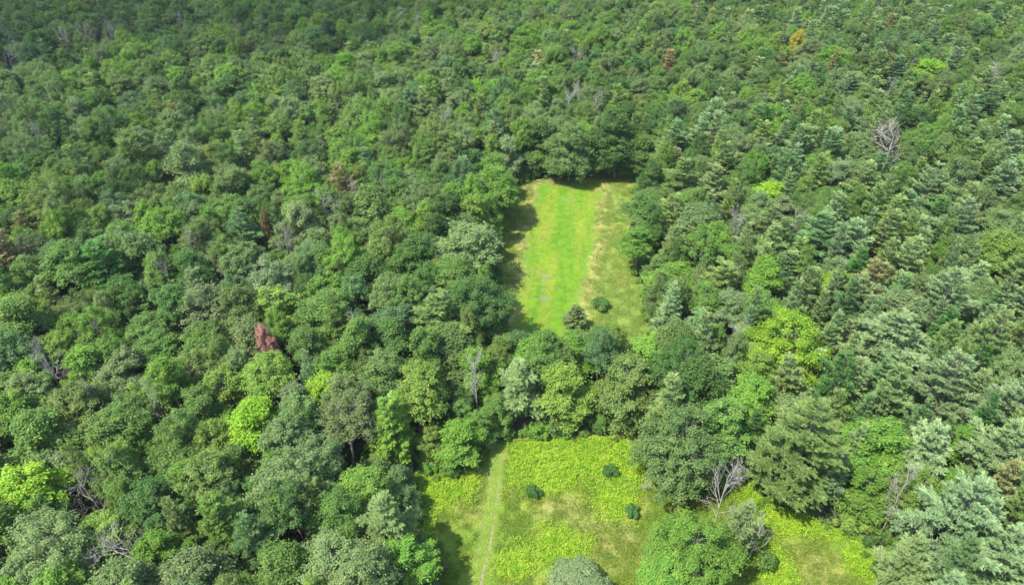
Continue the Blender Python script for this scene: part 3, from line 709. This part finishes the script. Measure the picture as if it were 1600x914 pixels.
def tint_of(t):
    c = np.array(T[t['tint']]) * (1 + (np.array(t['j']) - 1) * np.array([0.4, 0.2, 0.5])) * np.array([1.38, 1.36, 1.10]) * (np.array([1.38, 1.33, 1.36]) if t.get('k') == 'p' else 1.0)
    g = 0.85 + 0.3 * ((t['j'][0] * 7.3) % 1)
    return [float(x) for x in c * g]
KN = {'b': ('broadleaf_tree', 'tree', 'broadleaf tree', 'broadleaf trees of the forest'), 'p': ('pine_tree', 'tree', 'pine', 'pines of the forest'),
      'd': ('dead_tree', 'tree', 'dead tree', 'dead trees standing in the forest'), 's': ('shrub', 'shrub', 'shrub', 'shrubs in the clearings')}
# labels: by look, then by the nearest landmark
marks = [t for t in ind if t['short']]
def place_words(t):
    o = min((m for m in marks if m is not t), key=lambda m: math.hypot((m['u'] - t['u']), (m['v'] - t['v'])) )
    dx, dy = t['u'] - o['u'], t['v'] - o['v']
    if abs(dx) > 2.2 * abs(dy): w_ = 'left of' if dx < 0 else 'right of'
    elif abs(dy) > 2.2 * abs(dx): w_ = 'behind' if dy < 0 else 'in front of'
    else: w_ = ('behind-' if dy < 0 else 'front-') + ('left of' if dx < 0 else 'right of')
    return w_, o, math.hypot(dx, dy)
size = lambda t: ('broad' if t['r'] > 5.0 else 'slim' if t['r'] < 3.2 else 'medium')
ORD = ['', 'second ', 'third ', 'fourth ', 'fifth ', 'sixth ', 'seventh ', 'eighth ', 'ninth ', 'tenth ']
byl = {}
for t in ind:
    if t['label']: continue
    w_, o, dd = place_words(t); t['dd'] = dd
    if t['k'] == 'd': base = 'bare grey dead tree %s %s' % (w_, o['short'])
    else: base = '%s %s %s %s %s' % (size(t), t['tint'], KN[t['k']][2], w_, o['short'])
    byl.setdefault(base, []).append(t)
for base, ts in byl.items():
    ts.sort(key=lambda t: t['dd'])
    for i, t in enumerate(ts):
        t['label'] = base if len(ts) == 1 else ('nearest ' if i == 0 else ORD[min(i, 9)] + 'nearest ') + base
for t in ind:
    nm, cat, _, grp = KN[t['k']]
    c = tint_of(t)
    if t['k'] == 'd':
        o = put(nm, DEADM[t['var']], label=t['label'], category=cat, group=grp)
        o.location = (t['x'], t['y'], 0); o.rotation_euler = (0, 0, t['rot']); o.scale = (t['s'] * 0.9, t['s'] * 0.9, t['sz'])
        continue
    kd = {'b': BL, 'p': PI_, 's': BU}[t['k']][t['var']]
    root = put(nm, None, label=t['label'], category=cat, group=grp)
    root.empty_display_size = 1.0
    root.location = (t['x'], t['y'], 0); root.rotation_euler = (t['tx'], t['ty'], t['rot']); root.scale = (t['s'] * t['as'], t['s'] / t['as'], t['sz'])
    put('trunk' if t['k'] != 's' else 'stem', kd.trunk, root)
    cr = put('crown', kd.crown, root); cr['tint'] = c

# ------------------------------------------------------------------ far woods: the remaining trees of each kind, one object each
def scatter(name, pts, kinds, label, cat):
    """points carrying kind, turn, size and foliage colour; geometry nodes put a tree on each"""
    hid = bpy.data.collections.new(name + '_kinds')
    for i, k in enumerate(kinds):
        hid.objects.link(bpy.data.objects.new('%s_%02d' % (name, i), k.whole))
    me = bpy.data.meshes.new(name); n = len(pts)
    me.vertices.add(n); me.vertices.foreach_set('co', np.array([(t['x'], t['y'], 0) for t in pts], np.float32).ravel())
    a = me.attributes.new('pick', 'INT', 'POINT'); a.data.foreach_set('value', np.array([t['var'] for t in pts], np.int32))
    a = me.attributes.new('turn', 'FLOAT_VECTOR', 'POINT'); a.data.foreach_set('vector', np.array([(t.get('tx', 0), t.get('ty', 0), t['rot']) for t in pts], np.float32).ravel())
    a = me.attributes.new('size', 'FLOAT_VECTOR', 'POINT'); a.data.foreach_set('vector', np.array([(t['s'] * t.get('as', 1), t['s'] / t.get('as', 1), t['sz']) for t in pts], np.float32).ravel())
    a = me.attributes.new('tint', 'FLOAT_COLOR', 'POINT'); a.data.foreach_set('color', np.array([(*tint_of(t), 1) for t in pts], np.float32).ravel())
    o = put(name, me, kind='stuff', label=label, category=cat)
    g = bpy.data.node_groups.new(name, 'GeometryNodeTree')
    g.interface.new_socket('Geometry', in_out='INPUT', socket_type='NodeSocketGeometry'); g.interface.new_socket('Geometry', in_out='OUTPUT', socket_type='NodeSocketGeometry')
    N = g.nodes.new; L = g.links.new
    gi, go = N('NodeGroupInput'), N('NodeGroupOutput')
    ci = N('GeometryNodeCollectionInfo'); ci.inputs['Collection'].default_value = hid; ci.inputs['Separate Children'].default_value = True; ci.inputs['Reset Children'].default_value = True
    def na(nm, ty):
        x = N('GeometryNodeInputNamedAttribute'); x.data_type = ty; x.inputs['Name'].default_value = nm; return x.outputs['Attribute']
    ip = N('GeometryNodeInstanceOnPoints'); ip.inputs['Pick Instance'].default_value = True
    L(gi.outputs[0], ip.inputs['Points']); L(ci.outputs[0], ip.inputs['Instance']); L(na('pick', 'INT'), ip.inputs['Instance Index'])
    e2r = N('FunctionNodeEulerToRotation'); L(na('turn', 'FLOAT_VECTOR'), e2r.inputs[0]); L(e2r.outputs[0], ip.inputs['Rotation'])
    L(na('size', 'FLOAT_VECTOR'), ip.inputs['Scale']); L(ip.outputs[0], go.inputs[0])
    md = o.modifiers.new('woods', 'NODES'); md.node_group = g
    return o
rb = [t for t in rest if t['k'] == 'b']; rp = [t for t in rest if t['k'] == 'p']
if rb: scatter('broadleaf_woods', rb, BL, 'distant green broadleaf woods closing round the hay field and filling the background', 'woods')
if rp: scatter('pine_woods', rp, PI_, 'distant bluish pines mixed into the far woods', 'woods')
# undergrowth below the canopy and along the edges of the clearings
ug = []
N_U = 17000
ux = rng0.uniform(-330, 330, N_U); uy = rng0.uniform(30, 470, N_U)
inside = in_poly(ux, uy, UPPER) | in_poly(ux, uy, LOWER)
for x, y, b in zip(ux, uy, inside):
    if b: continue
    u, v, dep = project((x, y, 0))
    if dep < 20 or not (-200 < u < 1800 and -60 < v < 1100): continue
    s = rnd.uniform(0.7, 1.7)
    ug.append(dict(x=x, y=y, s=s, sz=s * rnd.uniform(0.9, 1.6), var=rnd.randrange(3), rot=rnd.random() * 6.28, tint=rnd.choice(['mid green', 'deep green', 'dull green', 'fresh green']), j=[0.86 + 0.28 * rnd.random() for _ in range(3)]))
for poly in (UPPER, LOWER):
    n = len(poly)
    for i in range(n):
        a, b = np.array(poly[i]), np.array(poly[(i + 1) % n]); L_ = np.linalg.norm(b - a)
        for k in range(int(L_ / 1.1)):
            p = a + (b - a) * rnd.random() + rng0.normal(size=2) * 0.9
            if p[1] < 62: continue
            s = rnd.uniform(0.35, 1.0)
            if rnd.random() < 0.5:
                q = p + (p - np.mean(poly, 0)) / np.linalg.norm(p - np.mean(poly, 0)) * rnd.uniform(1.5, 6)
                if not in_poly(q[0], q[1], poly): p, s = q, rnd.uniform(0.9, 1.7)
            if in_poly(p[0], p[1], LOWER) and s > 0.6: s = 0.45
            ug.append(dict(x=p[0], y=p[1], s=s, sz=s * rnd.uniform(0.8, 1.4), var=rnd.randrange(3), rot=rnd.random() * 6.28, tint=rnd.choice(['mid green', 'fresh green', 'dull green', 'yellow-green']), j=[0.86 + 0.28 * rnd.random() for _ in range(3)]))
scatter('undergrowth', ug, BU, 'low green undergrowth below the canopy and along the clearings', 'undergrowth')

# ------------------------------------------------------------------ grass and ferns in the clearings
def cards(name, x, y, h, size, tint, mat_tint, seed, label, cat, lean=0.6, asp=0.5):
    rng = np.random.default_rng(seed); n = len(x)
    c = np.stack([x, y, h], 1); nn = unit(np.array([0, 0, 1.0]) + rng.normal(size=(n, 3)) * lean)
    v, q = leaves(c, nn, size, asp, rng)
    v[:, 2] = np.maximum(v[:, 2], 0.012)
    return put(name, mesh_np(name, v, q, mats=[leaf_mat(name, 0.3, 0.3, tint=mat_tint, clump=0.5)]), kind='stuff', label=label, category=cat)
def scatter_in(poly, n, dens):
    xs = [p[0] for p in poly]; ys = [p[1] for p in poly]
    x = rng0.uniform(min(xs), max(xs), n); y = rng0.uniform(max(min(ys), 45), max(ys), n)
    k = in_poly(x, y, poly); x, y = x[k], y[k]
    k = rng0.random(len(x)) < dens(x, y)
    return x[k], y[k]
x, y = scatter_in(LOWER, 560000, lambda x, y: fern_density(x, y) * np.clip((fbm(x / 0.9, y / 0.9, 200, 2) - 0.25) * 3, 0, 1))
cards('ferns', x, y, rng0.uniform(0.10, 0.7, len(x)) * (0.5 + fbm(x / 1.5, y / 1.5, 210, 2)), rng0.uniform(0.08, 0.20, len(x)), None, (0.20, 0.325, 0.022), 91, 'bright yellow-green ferns growing in patches over the meadow', 'ferns')
x, y = scatter_in(LOWER, 520000, lambda x, y: (1 - fern_density(x, y)) * np.clip((fbm(x / 2.2, y / 2.2, 220, 3) - 0.30) * 3, 0, 1) * np.clip((track_dist(x, y) - 1.3) / 1, 0, 1))
cards('meadow_grass', x, y, rng0.uniform(0.03, 0.38, len(x)), rng0.uniform(0.06, 0.17, len(x)), None, (0.115, 0.175, 0.020), 92, 'rough green grass covering the meadow between the fern patches', 'grass', asp=0.35)
x, y = scatter_in(UPPER, 420000, lambda x, y: np.clip(0.3 - mown_depth(x, y) / 2.2, 0, 1) * np.clip((fbm(x / 2.0, y / 2.0, 230, 3) - 0.20) * 2.2, 0, 1))
cards('rough_grass', x, y, rng0.uniform(0.05, 0.5, len(x)), rng0.uniform(0.06, 0.16, len(x)), None, (0.145, 0.190, 0.032), 93, 'rough unmown grass along both sides of the hay field', 'grass', asp=0.35)
print('hidden landmarks', [t['short'] for t in ind if t['short'] and t['seen'] < 0.1]); print('individuals', {k: sum(t['k'] == k for t in ind) for k in 'bpds'}, 'rest', len(rb), len(rp), 'undergrowth', len(ug))
